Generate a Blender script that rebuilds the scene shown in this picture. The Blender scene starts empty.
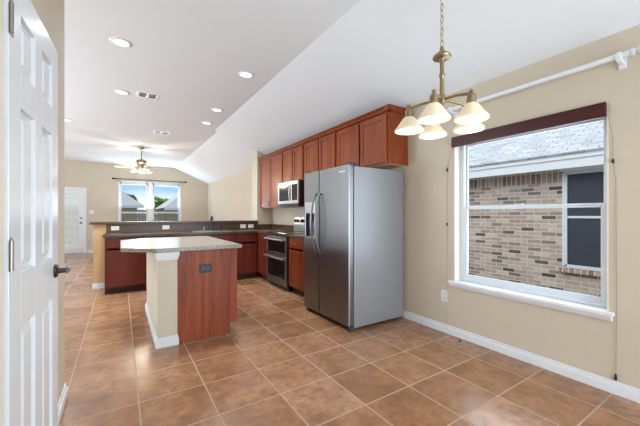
import bpy, bmesh, math, random
from mathutils import Vector, Matrix
random.seed(7)
S = bpy.context.scene
COL = S.collection
PI = math.pi
R = math.radians

# ------------------------------------------------------------------ camera
F_PX, CX, CY, YAW, CAM_H = 310.0, 320.0, 215.0, 0.572, 1.22
cam = bpy.data.cameras.new('camera')
cam.sensor_width = 36.0
cam.lens = F_PX / 640.0 * 36.0
cam.shift_x = 0.0
cam.shift_y = -(213.0 - CY) / 640.0
cam.clip_start = 0.02
co = bpy.data.objects.new('camera', cam)
COL.objects.link(co)
co.location = (0, 0, CAM_H)
co.rotation_euler = (PI / 2, 0, -YAW)
S.camera = co
DEP = Vector((math.sin(YAW), math.cos(YAW), 0))
LAT = Vector((math.cos(YAW), -math.sin(YAW), 0))

# ------------------------------------------------------------------ exposure
S.view_settings.view_transform = 'Standard'
S.view_settings.look = 'None'
S.view_settings.exposure = 0.22
S.view_settings.gamma = 1.0

# ------------------------------------------------------------------ sky
W = bpy.data.worlds.new('sky')
S.world = W
W.use_nodes = True
nt = W.node_tree
nt.nodes.clear()
wo = nt.nodes.new('ShaderNodeOutputWorld')
bg = nt.nodes.new('ShaderNodeBackground')
tc = nt.nodes.new('ShaderNodeTexCoord')
mp = nt.nodes.new('ShaderNodeMapping')
mp.inputs['Scale'].default_value = (1.0, 1.0, 3.2)
mp.inputs['Location'].default_value = (0.35, 0.1, 0.2)
nz = nt.nodes.new('ShaderNodeTexNoise')
nz.inputs['Scale'].default_value = 2.6
nz.inputs['Detail'].default_value = 6
rp = nt.nodes.new('ShaderNodeValToRGB')
rp.color_ramp.elements[0].position = 0.44
rp.color_ramp.elements[0].color = (0.27, 0.43, 0.62, 1)
rp.color_ramp.elements[1].position = 0.6
rp.color_ramp.elements[1].color = (0.66, 0.70, 0.74, 1)
nt.links.new(tc.outputs['Generated'], mp.inputs['Vector'])
nt.links.new(mp.outputs['Vector'], nz.inputs['Vector'])
nt.links.new(nz.outputs['Fac'], rp.inputs['Fac'])
nt.links.new(rp.outputs['Color'], bg.inputs['Color'])
bg.inputs['Strength'].default_value = 1.4
nt.links.new(bg.outputs['Background'], wo.inputs['Surface'])

# ------------------------------------------------------------------ daylight at the seen windows, and added fill lamps out of view
def area_light(name, loc, rot, sx, sy, power, color=(1, 1, 1)):
    l = bpy.data.lights.new(name, 'AREA')
    l.shape = 'RECTANGLE'
    l.size, l.size_y = sx, sy
    l.energy = power
    l.color = color
    o = bpy.data.objects.new(name, l)
    COL.objects.link(o)
    o.location = loc
    o.rotation_euler = rot
    return o
DAY = (0.75, 0.88, 1.0)
area_light('daylight_patio_door', (1.45, -2.46, 1.08), (R(108), 0, 0), 2.2, 1.95, 118, DAY)  # added fill lamp, out of view behind the camera
area_light('daylight_dining_window', (-4.56, 5.25, 1.45), (R(150), 0, R(-90)), 2.4, 1.6, 310, DAY)  # added fill lamp out of view at left, turned up to the ceiling
area_light('daylight_living_window', (-4.56, 9.25, 1.45), (R(150), 0, R(-90)), 2.4, 1.6, 95, DAY)  # second added lamp out of view at left, also turned upward
area_light('daylight_breakfast_window', (2.99, 1.32, 1.28), (R(95), 0, R(90)), 1.0, 1.3, 13, DAY)
area_light('daylight_far_windows', (0.92, 12.66, 1.6), (R(-140), 0, 0), 1.8, 1.3, 65, DAY)
sl = bpy.data.lights.new('sun', 'SUN')
sl.energy = 2.3
sl.angle = R(50)
sl.color = (1.0, 0.98, 0.95)
so = bpy.data.objects.new('sun', sl)
COL.objects.link(so)
so.rotation_euler = (R(-12), R(-38), 0)

# ------------------------------------------------------------------ materials
def newmat(name):
    m = bpy.data.materials.new(name)
    m.use_nodes = True
    n = m.node_tree
    b = n.nodes['Principled BSDF']
    return m, n, b

def srgb(r, g, b):
    f = lambda c: (c / 255 / 12.92) if c / 255 <= 0.04045 else ((c / 255 + 0.055) / 1.055) ** 2.4
    return (f(r), f(g), f(b), 1)

def N(n, typ, **kw):
    x = n.nodes.new(typ)
    for k, v in kw.items():
        setattr(x, k, v)
    return x

def link(n, a, ao, b, bi):
    n.links.new(a.outputs[ao], b.inputs[bi])

def plain(name, col, rough=0.5, metal=0.0, noise=0.0, nscale=8.0, bump=0.0, bscale=200.0, spec=0.5, stretch=(1, 1, 1), coat=0.0, emit=None):
    m, n, b = newmat(name)
    b.inputs['Roughness'].default_value = rough
    b.inputs['Metallic'].default_value = metal
    b.inputs['Specular IOR Level'].default_value = spec
    b.inputs['Coat Weight'].default_value = coat
    t = N(n, 'ShaderNodeTexCoord')
    mpp = N(n, 'ShaderNodeMapping')
    mpp.inputs['Scale'].default_value = stretch
    link(n, t, 'Object', mpp, 'Vector')
    z = N(n, 'ShaderNodeTexNoise')
    z.inputs['Scale'].default_value = nscale
    z.inputs['Detail'].default_value = 4
    link(n, mpp, 'Vector', z, 'Vector')
    r = N(n, 'ShaderNodeValToRGB')
    r.color_ramp.elements[0].position = 0.3
    r.color_ramp.elements[1].position = 0.7
    r.color_ramp.elements[0].color = tuple(c * (1 - noise) for c in col[:3]) + (1,)
    r.color_ramp.elements[1].color = tuple(min(1, c * (1 + noise)) for c in col[:3]) + (1,)
    link(n, z, 'Fac', r, 'Fac')
    link(n, r, 'Color', b, 'Base Color')
    if bump:
        z2 = N(n, 'ShaderNodeTexNoise')
        z2.inputs['Scale'].default_value = bscale
        link(n, mpp, 'Vector', z2, 'Vector')
        bp = N(n, 'ShaderNodeBump')
        bp.inputs['Strength'].default_value = bump
        bp.inputs['Distance'].default_value = 0.002
        link(n, z2, 'Fac', bp, 'Height')
        link(n, bp, 'Normal', b, 'Normal')
    if emit:
        b.inputs['Emission Color'].default_value = emit[0]
        b.inputs['Emission Strength'].default_value = emit[1]
    return m

def wood(name, c1, c2, rough=0.35, axis='z', scale=14.0, coat=0.15):
    m, n, b = newmat(name)
    t = N(n, 'ShaderNodeTexCoord')
    mpp = N(n, 'ShaderNodeMapping')
    st = {'x': (0.06, 1, 1), 'y': (1, 0.06, 1), 'z': (1, 1, 0.06)}[axis]
    mpp.inputs['Scale'].default_value = st
    link(n, t, 'Object', mpp, 'Vector')
    z = N(n, 'ShaderNodeTexNoise')
    z.inputs['Scale'].default_value = scale
    z.inputs['Detail'].default_value = 8
    z.inputs['Roughness'].default_value = 0.62
    z.inputs['Distortion'].default_value = 0.6
    link(n, mpp, 'Vector', z, 'Vector')
    z2 = N(n, 'ShaderNodeTexNoise')
    z2.inputs['Scale'].default_value = scale * 9
    link(n, mpp, 'Vector', z2, 'Vector')
    mx = N(n, 'ShaderNodeMath', operation='MULTIPLY_ADD')
    link(n, z2, 'Fac', mx, 0)
    mx.inputs[1].default_value = 0.35
    link(n, z, 'Fac', mx, 2)
    r = N(n, 'ShaderNodeValToRGB')
    r.color_ramp.elements[0].position = 0.42
    r.color_ramp.elements[1].position = 0.86
    r.color_ramp.elements[0].color = c1
    r.color_ramp.elements[1].color = c2
    link(n, mx, 0, r, 'Fac')
    link(n, r, 'Color', b, 'Base Color')
    b.inputs['Roughness'].default_value = rough
    b.inputs['Specular IOR Level'].default_value = 0.3
    b.inputs['Coat Weight'].default_value = coat
    b.inputs['Coat Roughness'].default_value = 0.25
    return m

def granite(name, cols, rough=0.2):
    m, n, b = newmat(name)
    t = N(n, 'ShaderNodeTexCoord')
    z = N(n, 'ShaderNodeTexNoise')
    z.inputs['Scale'].default_value = 90
    z.inputs['Detail'].default_value = 6
    z.inputs['Roughness'].default_value = 0.7
    link(n, t, 'Object', z, 'Vector')
    r = N(n, 'ShaderNodeValToRGB')
    e = r.color_ramp.elements
    e[0].position, e[0].color = 0.36, cols[0]
    e[1].position, e[1].color = 0.66, cols[3]
    x = e.new(0.47); x.color = cols[1]
    x = e.new(0.55); x.color = cols[2]
    link(n, z, 'Fac', r, 'Fac')
    link(n, r, 'Color', b, 'Base Color')
    b.inputs['Roughness'].default_value = rough
    return m

def grid_mat(name, ua, va, U, V, gap, palette, gapcol, offset=0.5, u0=0.0, v0=0.0, rough=0.8, groutrough=0.9, mottle=0.15, mscale=6.0,
             bumpd=0.004, spec=0.4, coords='Object', blotch=None):
    """courses of bricks / tiles / shingles: cell (col,row) in metres along the axes ua, va of the object's space"""
    m, n, b = newmat(name)
    t = N(n, 'ShaderNodeTexCoord')
    s = N(n, 'ShaderNodeSeparateXYZ')
    link(n, t, coords, s, 0)
    def math_(op, a, bb=None, c=None):
        x = N(n, 'ShaderNodeMath', operation=op)
        for i, v in enumerate((a, bb, c)):
            if v is None: continue
            if isinstance(v, (int, float)): x.inputs[i].default_value = v
            else: n.links.new(v, x.inputs[i])
        return x.outputs[0]
    u = math_('DIVIDE', math_('SUBTRACT', s.outputs[ua], u0), U)
    v = math_('DIVIDE', math_('SUBTRACT', s.outputs[va], v0), V)
    row = math_('FLOOR', v)
    if offset:
        u = math_('ADD', u, math_('MULTIPLY', math_('FRACT', math_('MULTIPLY', row, 0.5)), 2 * offset))
    colm = math_('FLOOR', u)
    fu = math_('FRACT', u)
    fv = math_('FRACT', v)
    du = math_('MULTIPLY', math_('MINIMUM', fu, math_('SUBTRACT', 1.0, fu)), U)
    dv = math_('MULTIPLY', math_('MINIMUM', fv, math_('SUBTRACT', 1.0, fv)), V)
    dmin = math_('MINIMUM', du, dv)
    mr = N(n, 'ShaderNodeMapRange')
    mr.inputs['From Min'].default_value = gap * 0.4
    mr.inputs['From Max'].default_value = gap * 0.65
    n.links.new(dmin, mr.inputs['Value'])
    cmb = N(n, 'ShaderNodeCombineXYZ')
    n.links.new(colm, cmb.inputs[0]); n.links.new(row, cmb.inputs[1])
    wn = N(n, 'ShaderNodeTexWhiteNoise', noise_dimensions='3D')
    link(n, cmb, 0, wn, 'Vector')
    r = N(n, 'ShaderNodeValToRGB')
    e = r.color_ramp.elements
    k = len(palette)
    e[0].position, e[0].color = 0.0, palette[0]
    e[1].position, e[1].color = 1.0, palette[-1]
    for i in range(1, k - 1):
        x = e.new(i / (k - 1)); x.color = palette[i]
    link(n, wn, 'Value', r, 'Fac')
    # mottling inside each piece, shifted from piece to piece
    sc = N(n, 'ShaderNodeVectorMath', operation='MULTIPLY_ADD')
    link(n, wn, 'Color', sc, 0)
    sc.inputs[1].default_value = (7, 7, 7)
    link(n, t, coords, sc, 2)
    z = N(n, 'ShaderNodeTexNoise')
    z.inputs['Scale'].default_value = mscale
    z.inputs['Detail'].default_value = 7
    z.inputs['Roughness'].default_value = 0.6
    link(n, sc, 0, z, 'Vector')
    mr2 = N(n, 'ShaderNodeMapRange')
    mr2.inputs['From Min'].default_value = 0.3
    mr2.inputs['From Max'].default_value = 0.7
    mr2.inputs['To Min'].default_value = 1 - mottle
    mr2.inputs['To Max'].default_value = 1 + mottle
    link(n, z, 'Fac', mr2, 'Value')
    mul = N(n, 'ShaderNodeVectorMath', operation='SCALE')
    link(n, r, 'Color', mul, 0)
    link(n, mr2, 'Result', mul, 'Scale')
    src = mul.outputs[0]
    if blotch:
        z3 = N(n, 'ShaderNodeTexNoise')
        z3.inputs['Scale'].default_value = mscale * 3.1
        z3.inputs['Detail'].default_value = 5
        link(n, sc, 0, z3, 'Vector')
        mb = N(n, 'ShaderNodeMapRange')
        mb.inputs['From Min'].default_value = 0.45
        mb.inputs['From Max'].default_value = 0.75
        mb.inputs['To Max'].default_value = 0.8
        link(n, z3, 'Fac', mb, 'Value')
        mxb = N(n, 'ShaderNodeMix', data_type='RGBA')
        link(n, mb, 'Result', mxb, 'Factor')
        n.links.new(src, mxb.inputs[6])
        mxb.inputs[7].default_value = blotch
        src = mxb.outputs[2]
    mx = N(n, 'ShaderNodeMix', data_type='RGBA')
    link(n, mr, 'Result', mx, 'Factor')
    mx.inputs[6].default_value = gapcol
    n.links.new(src, mx.inputs[7])
    n.links.new(mx.outputs[2], b.inputs['Base Color'])
    mrr = N(n, 'ShaderNodeMapRange')
    mrr.inputs['To Min'].default_value = groutrough
    mrr.inputs['To Max'].default_value = rough
    link(n, mr, 'Result', mrr, 'Value')
    link(n, mrr, 'Result', b, 'Roughness')
    bp = N(n, 'ShaderNodeBump')
    bp.inputs['Strength'].default_value = 0.6
    bp.inputs['Distance'].default_value = bumpd
    hh = math_('ADD', mr.outputs['Result'], math_('MULTIPLY', z.outputs['Fac'], 0.25))
    n.links.new(hh, bp.inputs['Height'])
    link(n, bp, 'Normal', b, 'Normal')
    b.inputs['Specular IOR Level'].default_value = spec
    return m

def glass(name, gloss=0.06, tint=(1, 1, 1, 1)):
    m = bpy.data.materials.new(name)
    m.use_nodes = True
    n = m.node_tree
    n.nodes.clear()
    o = N(n, 'ShaderNodeOutputMaterial')
    a = N(n, 'ShaderNodeBsdfTransparent')
    a.inputs['Color'].default_value = tint
    g = N(n, 'ShaderNodeBsdfGlossy')
    g.inputs['Roughness'].default_value = 0.02
    x = N(n, 'ShaderNodeMixShader')
    x.inputs['Fac'].default_value = gloss
    link(n, a, 0, x, 1); link(n, g, 0, x, 2); link(n, x, 0, o, 'Surface')
    return m

M = {}
M['wall'] = plain('wall_paint', srgb(203, 190, 171), 0.75, noise=0.015, nscale=3, bump=0.25, bscale=160, spec=0.25)
M['wall_kitchen'] = M['wall']
M['ceiling'] = plain('ceiling_paint', srgb(236, 240, 244), 0.9, noise=0.006, nscale=2, bump=0.2, bscale=120, spec=0.1)
M['white'] = plain('white_paint', srgb(228, 230, 233), 0.35, noise=0.01, spec=0.4)
M['door_white'] = plain('door_paint', srgb(224, 226, 229), 0.22, noise=0.008, spec=0.5)
M['vinyl'] = plain('white_vinyl', srgb(210, 214, 220), 0.4, noise=0.008)
M['cream'] = plain('cream_plastic', srgb(238, 230, 212), 0.4, noise=0.01)
M['tile'] = grid_mat('floor_tile', 0, 1, 0.408, 0.408, 0.0085,
                     [srgb(150, 108, 78), srgb(164, 122, 90), srgb(142, 98, 66), srgb(170, 128, 98), srgb(155, 112, 80)],
                     srgb(178, 150, 124), offset=0, u0=0.1, v0=2.74, rough=0.24, groutrough=0.85, mottle=0.34, mscale=6.0, bumpd=0.0025, spec=0.5,
                     blotch=srgb(128, 86, 56))
M['brick'] = grid_mat('house_brick', 1, 2, 0.205, 0.0665, 0.011,
                      [srgb(126, 112, 108), srgb(178, 160, 148), srgb(194, 178, 166), srgb(160, 140, 128), srgb(200, 186, 174), srgb(172, 152, 140), srgb(186, 168, 154), srgb(146, 134, 128), srgb(84, 76, 76)],
                      srgb(208, 199, 188), offset=0.5, rough=0.9, mottle=0.16, mscale=16, bumpd=0.006, spec=0.2)
M['soldier'] = grid_mat('house_brick_upright', 1, 2, 0.077, 0.213, 0.013,
                        [srgb(118, 104, 98), srgb(150, 130, 116), srgb(178, 160, 148), srgb(132, 116, 106), srgb(164, 148, 136)],
                        srgb(216, 206, 194), offset=0, v0=1.735, rough=0.9, mottle=0.14, mscale=16, bumpd=0.006, spec=0.2)
M['shingle'] = grid_mat('roof_shingle', 1, 0, 0.24, 0.09, 0.011,
                        [srgb(176, 178, 182), srgb(204, 205, 208), srgb(190, 192, 196), srgb(214, 215, 218)],
                        srgb(132, 134, 140), offset=0.37, rough=0.95, mottle=0.08, mscale=30, bumpd=0.006, spec=0.1)
M['shingle_far'] = plain('grey_shingle', srgb(186, 184, 183), 0.95, noise=0.1, nscale=12)
M['fence'] = plain('fence_wood', srgb(150, 132, 116), 0.9, noise=0.25, nscale=9, stretch=(6, 1, 0.3))
M['grass'] = plain('lawn_grass', srgb(112, 128, 74), 0.95, noise=0.3, nscale=30, bump=0.5, bscale=90)
M['leaf'] = plain('leaf_green', srgb(70, 104, 52), 0.7, noise=0.35, nscale=3)
M['leaf_light'] = plain('leaf_light_green', srgb(128, 160, 72), 0.7, noise=0.3, nscale=3)
M['bark'] = plain('bark', srgb(92, 76, 62), 0.9, noise=0.3, nscale=12, stretch=(3, 3, 0.6))
M['screen'] = plain('dark_window_screen', srgb(52, 60, 70), 0.5, noise=0.06, nscale=40)
M['cherry'] = wood('cherry_wood', srgb(100, 38, 13), srgb(152, 73, 34), 0.3, coat=0.12)
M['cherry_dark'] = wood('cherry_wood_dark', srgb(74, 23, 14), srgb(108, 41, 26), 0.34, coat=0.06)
M['cherry_base'] = wood('cherry_wood_base', srgb(86, 31, 13), srgb(130, 57, 28), 0.34, coat=0.06)  # cherry darkened to carry the weaker light on the low cabinet
M['cherry_panel'] = wood('cherry_end_panel', srgb(100, 38, 18), srgb(160, 80, 46), 0.45, scale=10, coat=0.04)
M['maple'] = wood('maple_underside', srgb(190, 165, 130), srgb(210, 186, 150), 0.5)
M['toe'] = plain('toe_kick_dark', srgb(58, 26, 20), 0.6, noise=0.1)
M['granite'] = granite('brown_granite', [srgb(30, 21, 15), srgb(64, 46, 34), srgb(92, 70, 52), srgb(126, 100, 78)], 0.32)
M['granite_light'] = granite('island_granite', [srgb(70, 60, 52), srgb(124, 110, 96), srgb(158, 144, 128), srgb(188, 176, 160)], 0.28)
M['steel'] = plain('stainless_steel', srgb(138, 138, 138), 0.36, metal=1.0, noise=0.05, nscale=60, stretch=(1, 1, 0.02))
M['steel_bright'] = plain('bright_steel', srgb(200, 200, 200), 0.34, metal=1.0, noise=0.03, nscale=60, stretch=(1, 0.02, 1))
M['silver_paint'] = plain('silver_side_panel', srgb(150, 152, 156), 0.38, metal=0.35, noise=0.02, nscale=200, bump=0.15, bscale=400)
M['black_glass'] = plain('black_glass', srgb(16, 16, 18), 0.1, noise=0.0, spec=0.35)
M['black'] = plain('black_plastic', srgb(24, 24, 26), 0.45, noise=0.05)
M['dark_grey'] = plain('dark_grey_plastic', srgb(62, 64, 68), 0.4, noise=0.04)
M['brass'] = plain('antique_brass', srgb(158, 140, 108), 0.32, metal=0.85, noise=0.08, nscale=30)
M['bronze'] = plain('oil_rubbed_bronze', srgb(78, 66, 56), 0.35, metal=0.8, noise=0.08)
M['pewter'] = plain('dark_pewter', srgb(88, 88, 90), 0.25, metal=1.0, noise=0.05)
M['nickel'] = plain('nickel_hinge', srgb(150, 146, 138), 0.35, metal=1.0, noise=0.05)
M['maroon'] = wood('maroon_valance', srgb(50, 18, 16), srgb(78, 31, 27), 0.35, axis='y')
M['cord'] = plain('cord_grey', srgb(140, 126, 110), 0.8, noise=0.1)
M['shade_glass'] = plain('frosted_glass', srgb(240, 222, 190), 0.35, noise=0.03, nscale=20, emit=((1.0, 0.86, 0.64, 1), 0.14))
M['bulb'] = plain('lit_bulb', srgb(255, 245, 225), 0.4, emit=((1.0, 0.93, 0.8, 1), 1.5))
M['led'] = plain('lit_led_lens', srgb(255, 250, 242), 0.4, emit=((1.0, 0.95, 0.87, 1), 2.2))
M['fan_blade'] = wood('fan_blade_pale', srgb(232, 227, 218), srgb(242, 238, 230), 0.4)
M['glass'] = glass('window_glass', 0.0, (0.975, 0.985, 0.985, 1))
M['glass_dark'] = plain('oven_window', srgb(34, 33, 33), 0.1, noise=0.1)
M['tan'] = plain('tan_wall_end', srgb(206, 170, 126), 0.7, noise=0.03, nscale=5)  # beige wall paint with the warm light on it put into the colour
M['island_paint'] = plain('island_wall_paint', srgb(206, 196, 176), 0.7, noise=0.012)
M['blind'] = plain('white_slat', srgb(236, 238, 234), 0.5, noise=0.01)
M['concrete'] = plain('pale_concrete', srgb(206, 202, 196), 0.9, noise=0.06, nscale=5, bump=0.3)
M['stucco'] = plain('pale_house_wall', srgb(196, 186, 172), 0.9, noise=0.06)

# ------------------------------------------------------------------ mesh building
class MB:
    def __init__(s):
        s.bm = bmesh.new()
    def box(s, x0, x1, y0, y1, z0, z1):
        v = [s.bm.verts.new(p) for p in ((x0, y0, z0), (x1, y0, z0), (x1, y1, z0), (x0, y1, z0), (x0, y0, z1), (x1, y0, z1), (x1, y1, z1), (x0, y1, z1))]
        for f in ((0, 3, 2, 1), (4, 5, 6, 7), (0, 1, 5, 4), (1, 2, 6, 5), (2, 3, 7, 6), (3, 0, 4, 7)):
            s.bm.faces.new([v[i] for i in f])
        return s
    def prism(s, poly, axis, a, b):
        """poly: 2-D outline; extruded along axis from a to b"""
        def P(p, t):
            return {'x': (t, p[0], p[1]), 'y': (p[0], t, p[1]), 'z': (p[0], p[1], t)}[axis]
        va = [s.bm.verts.new(P(p, a)) for p in poly]
        vb = [s.bm.verts.new(P(p, b)) for p in poly]
        k = len(poly)
        s.bm.faces.new(va[::-1]); s.bm.faces.new(vb)
        for i in range(k):
            s.bm.faces.new((va[i], va[(i + 1) % k], vb[(i + 1) % k], vb[i]))
        return s
    def hexa(s, pts):
        v = [s.bm.verts.new(p) for p in pts]
        for f in ((0, 3, 2, 1), (4, 5, 6, 7), (0, 1, 5, 4), (1, 2, 6, 5), (2, 3, 7, 6), (3, 0, 4, 7)):
            s.bm.faces.new([v[i] for i in f])
        return s
    def raised(s, x0, x1, z0, z1, yb, yf, inset):
        """a field in the xz plane whose face yf is inset from its foot yb (bevelled panel)"""
        A = [(x0, yb, z0), (x1, yb, z0), (x1, yb, z1), (x0, yb, z1)]
        B = [(x0 + inset, yf, z0 + inset), (x1 - inset, yf, z0 + inset), (x1 - inset, yf, z1 - inset), (x0 + inset, yf, z1 - inset)]
        va = [s.bm.verts.new(p) for p in A]; vb = [s.bm.verts.new(p) for p in B]
        s.bm.faces.new(vb); s.bm.faces.new(va[::-1])
        for i in range(4):
            s.bm.faces.new((va[i], va[(i + 1) % 4], vb[(i + 1) % 4], vb[i]))
        return s
    def tube(s, pts, r, seg=10, closed=False):
        pts = [Vector(p) for p in pts]
        k = len(pts)
        rs = r if isinstance(r, (list, tuple)) else [r] * k
        rings = []
        up = None
        for i in range(k):
            if closed:
                d = pts[(i + 1) % k] - pts[i - 1]
            else:
                d = pts[min(i + 1, k - 1)] - pts[max(i - 1, 0)]
            d.normalize()
            if up is None:
                up = Vector((0, 0, 1)) if abs(d.z) < 0.9 else Vector((1, 0, 0))
            a = d.cross(up).normalized()
            up = a.cross(d).normalized()
            rings.append([s.bm.verts.new(pts[i] + (a * math.cos(2 * PI * j / seg) + up * math.sin(2 * PI * j / seg)) * rs[i]) for j in range(seg)])
        for i in range(k if closed else k - 1):
            A, B = rings[i], rings[(i + 1) % k]
            for j in range(seg):
                s.bm.faces.new((A[j], A[(j + 1) % seg], B[(j + 1) % seg], B[j]))
        if not closed:
            s.bm.faces.new(rings[0][::-1]); s.bm.faces.new(rings[-1])
        return s
    def cyl(s, p0, p1, r0, r1=None, seg=20):
        return s.tube([p0, p1], [r0, r0 if r1 is None else r1], seg)
    def lathe(s, prof, c=(0, 0, 0), seg=28, axis='z', cap=True):
        """prof: list of (radius, height)"""
        rings = []
        for (r, h) in prof:
            ring = []
            for j in range(seg):
                a = 2 * PI * j / seg
                u, v = r * math.cos(a), r * math.sin(a)
                p = {'z': (u, v, h), 'y': (u, h, -v), 'x': (h, u, v)}[axis]
                ring.append(s.bm.verts.new((p[0] + c[0], p[1] + c[1], p[2] + c[2])))
            rings.append(ring)
        for A, B in zip(rings, rings[1:]):
            for j in range(seg):
                s.bm.faces.new((A[j], A[(j + 1) % seg], B[(j + 1) % seg], B[j]))
        if cap:
            s.bm.faces.new(rings[0][::-1]); s.bm.faces.new(rings[-1])
        return s
    def ball(s, c, r, sub=2, sc=(1, 1, 1)):
        bmesh.ops.create_icosphere(s.bm, subdivisions=sub, radius=r, matrix=Matrix.Translation(c) @ Matrix.Diagonal((*sc, 1)))
        return s
    def build(s, name, mat, parent=None, origin=(0, 0, 0), bevel=0.0, smooth=False, loc=None):
        """vertices are given in the parent's (or the world's) space; origin becomes the object's own origin"""
        bmesh.ops.recalc_face_normals(s.bm, faces=s.bm.faces[:])
        me = bpy.data.meshes.new(name)
        bmesh.ops.translate(s.bm, verts=s.bm.verts[:], vec=-Vector(origin))
        s.bm.to_mesh(me)
        s.bm.free()
        mats = mat if isinstance(mat, (list, tuple)) else [mat]
        for x in mats:
            me.materials.append(x)
        o = bpy.data.objects.new(name, me)
        COL.objects.link(o)
        o.location = origin
        if parent is not None:
            o.parent = parent
        if smooth:
            for p in me.polygons:
                p.use_smooth = True
            e = o.modifiers.new('split', 'EDGE_SPLIT')
            e.split_angle = R(38)
        if bevel:
            b = o.modifiers.new('bevel', 'BEVEL')
            b.width = bevel
            b.segments = 2
            b.limit_method = 'ANGLE'
        return o

def tag(o, label, cat, group=None):
    o['label'] = label
    o['category'] = cat
    if group:
        o['group'] = group
    return o

def thing(name, label, cat, loc=(0, 0, 0), rz=0.0, group=None):
    o = bpy.data.objects.new(name, None)
    o.empty_display_size = 0.1
    COL.objects.link(o)
    o.location = loc
    o.rotation_euler = (0, 0, rz)
    return tag(o, label, cat, group)

def struct(o):
    o['kind'] = 'structure'
    return o

def kids(o):
    return [c for c in bpy.data.objects if c.parent is o]

def dup(root, loc, rz=None, label=None):
    def cp(o, par):
        c = o.copy()
        COL.objects.link(c)
        c.parent = par
        for k in kids(o):
            cp(k, c)
        return c
    r = cp(root, None)
    r.location = loc
    if rz is not None:
        r.rotation_euler = (0, 0, rz)
    if label:
        r['label'] = label
    return r

# ------------------------------------------------------------------ room shell
XW, YF, YB, XL = 2.84, 12.5, -2.5, -4.6
XP = -0.315               # face of the pantry wall beside the camera
HC, HW, XC = 2.95, 2.46, 1.62
WY0, WY1, WZ0, WZ1 = 0.72, 1.905, 0.53, 1.985      # breakfast window

struct(MB().box(XL - 0.15, XW + 0.15, YB - 0.15, YF + 0.15, -0.12, 0.0).build('floor', M['tile']))
# right wall with the breakfast window
b = MB()
T = 0.16
b.box(XW, XW + T, YB, WY0, 0, HW + 0.08); b.box(XW, XW + T, WY1, YF + 0.15, 0, HW + 0.08)
b.box(XW, XW + T, WY0, WY1, 0, WZ0); b.box(XW, XW + T, WY0, WY1, WZ1, HW + 0.08)
struct(b.build('wall_right', M['wall']))
# far wall (gable end) with twin windows and a door opening
FX0, FXm0, FXm1, FX1, FZ0, FZ1 = -0.02, 0.82, 0.97, 1.86, 0.9, 2.36
DX0, DX1, DZ1 = -1.86, -0.98, 2.04
b = MB()
def gable(x0, x1, z0):
    def top(x): return HC + 0.05 if x <= XC + 0.07 else HC + 0.05 - (x - XC - 0.07) * (HC - HW) / (XW - XC - 0.07)
    xs = [x0] + ([XC + 0.07] if x0 < XC + 0.07 < x1 else []) + [x1]
    poly = [(x0, z0), (x1, z0)] + [(x, top(x)) for x in xs[::-1]]
    b.prism(poly, 'y', YF, YF + 0.15)
gable(XL, DX0, 0); gable(DX0, DX1, DZ1); gable(DX1, FX0, 0)
b.box(FX0, FX1, YF, YF + 0.15, 0, FZ0)
gable(FX0, FX1, FZ1); gable(FX1, XW, 0)
b.box(FXm0, FXm1, YF, YF + 0.15, FZ0, FZ1)
struct(b.build('wall_back', M['wall']))
# wall beside the camera, with the pantry opening the white door belongs to
b = MB()
PY0, PY1 = 0.62, 1.225
b.box(XP - 0.12, XP, YB, PY0, 0, HC); b.box(XP - 0.12, XP, PY1, 2.67, 0, HC); b.box(XP - 0.12, XP, PY0, PY1, 2.0, HC)
struct(b.build('wall_left', M['wall']))
struct(MB().box(XL, XP - 0.12, 2.55, 2.67, 0, HC).build('wall_hall', M['wall']))
b = MB()
b.box(-1.22, -1.16, 0.4, 1.45, 0, 2.4); b.box(-1.16, XP - 0.12, 0.4, 0.46, 0, 2.4); b.box(-1.16, XP - 0.12, 1.39, 1.45, 0, 2.4); b.box(-1.16, XP - 0.12, 0.46, 1.39, 2.34, 2.4)
struct(b.build('wall_pantry', M['white']))
# wall behind the camera and the outer left wall, with unseen openings added for the fill lamps
b = MB()
b.box(XP - 0.12, 0.3, YB - 0.12, YB, 0, HC); b.box(2.6, XW + 0.15, YB - 0.12, YB, 0, HC); b.box(0.3, 2.6, YB - 0.12, YB, 2.08, HC)
struct(b.build('wall_front', M['wall']))
b = MB()
for (y0, y1) in ((2.67, 4.0), (6.5, 8.0), (10.5, YF)):
    b.box(XL - 0.12, XL, y0, y1, 0, HC)
for (y0, y1) in ((4.0, 6.5), (8.0, 10.5)):
    b.box(XL - 0.12, XL, y0, y1, 0, 0.6); b.box(XL - 0.12, XL, y0, y1, 2.3, HC)
struct(b.build('wall_outer', M['wall']))
# vaulted ceiling: flat field, then a slope down to the right wall (kitchen and living room slopes meet over the wall stub)
b = MB()
YS = 6.5
b.box(XL - 0.15, XC, YB - 0.15, YS, HC, HC + 0.1)
b.box(XL - 0.15, XC + 0.07, YS, YF + 0.15, HC, HC + 0.1)
b.hexa([(XC, YB - 0.15, HC), (XW + 0.16, YB - 0.15, HW - 0.064), (XW + 0.16, YS, HW - 0.064), (XC, YS, HC),
        (XC, YB - 0.15, HC + 0.1), (XW + 0.16, YB - 0.15, HW + 0.06), (XW + 0.16, YS, HW + 0.06), (XC, YS, HC + 0.1)])
b.hexa([(XC + 0.07, YS, HC), (XW + 0.16, YS, HW - 0.10), (XW + 0.16, YF + 0.15, HW - 0.10), (XC + 0.07, YF + 0.15, HC),
        (XC + 0.07, YS, HC + 0.1), (XW + 0.16, YS, HW + 0.06), (XW + 0.16, YF + 0.15, HW + 0.06), (XC + 0.07, YF + 0.15, HC + 0.1)])
struct(b.build('ceiling', M['ceiling']))
# wall stub that ends the kitchen run, and the half wall under the bar
NX, NY0, NY1 = 2.47, 6.33, 6.66
struct(MB().box(NX, XW, NY0, NY1, 0, 2.615).build('wall_stub', M['wall']))
b = MB().box(-0.375, NX, 6.32, 6.44, 0, 1.062)
struct(b.build('wall_bar', M['tan']))
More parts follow.
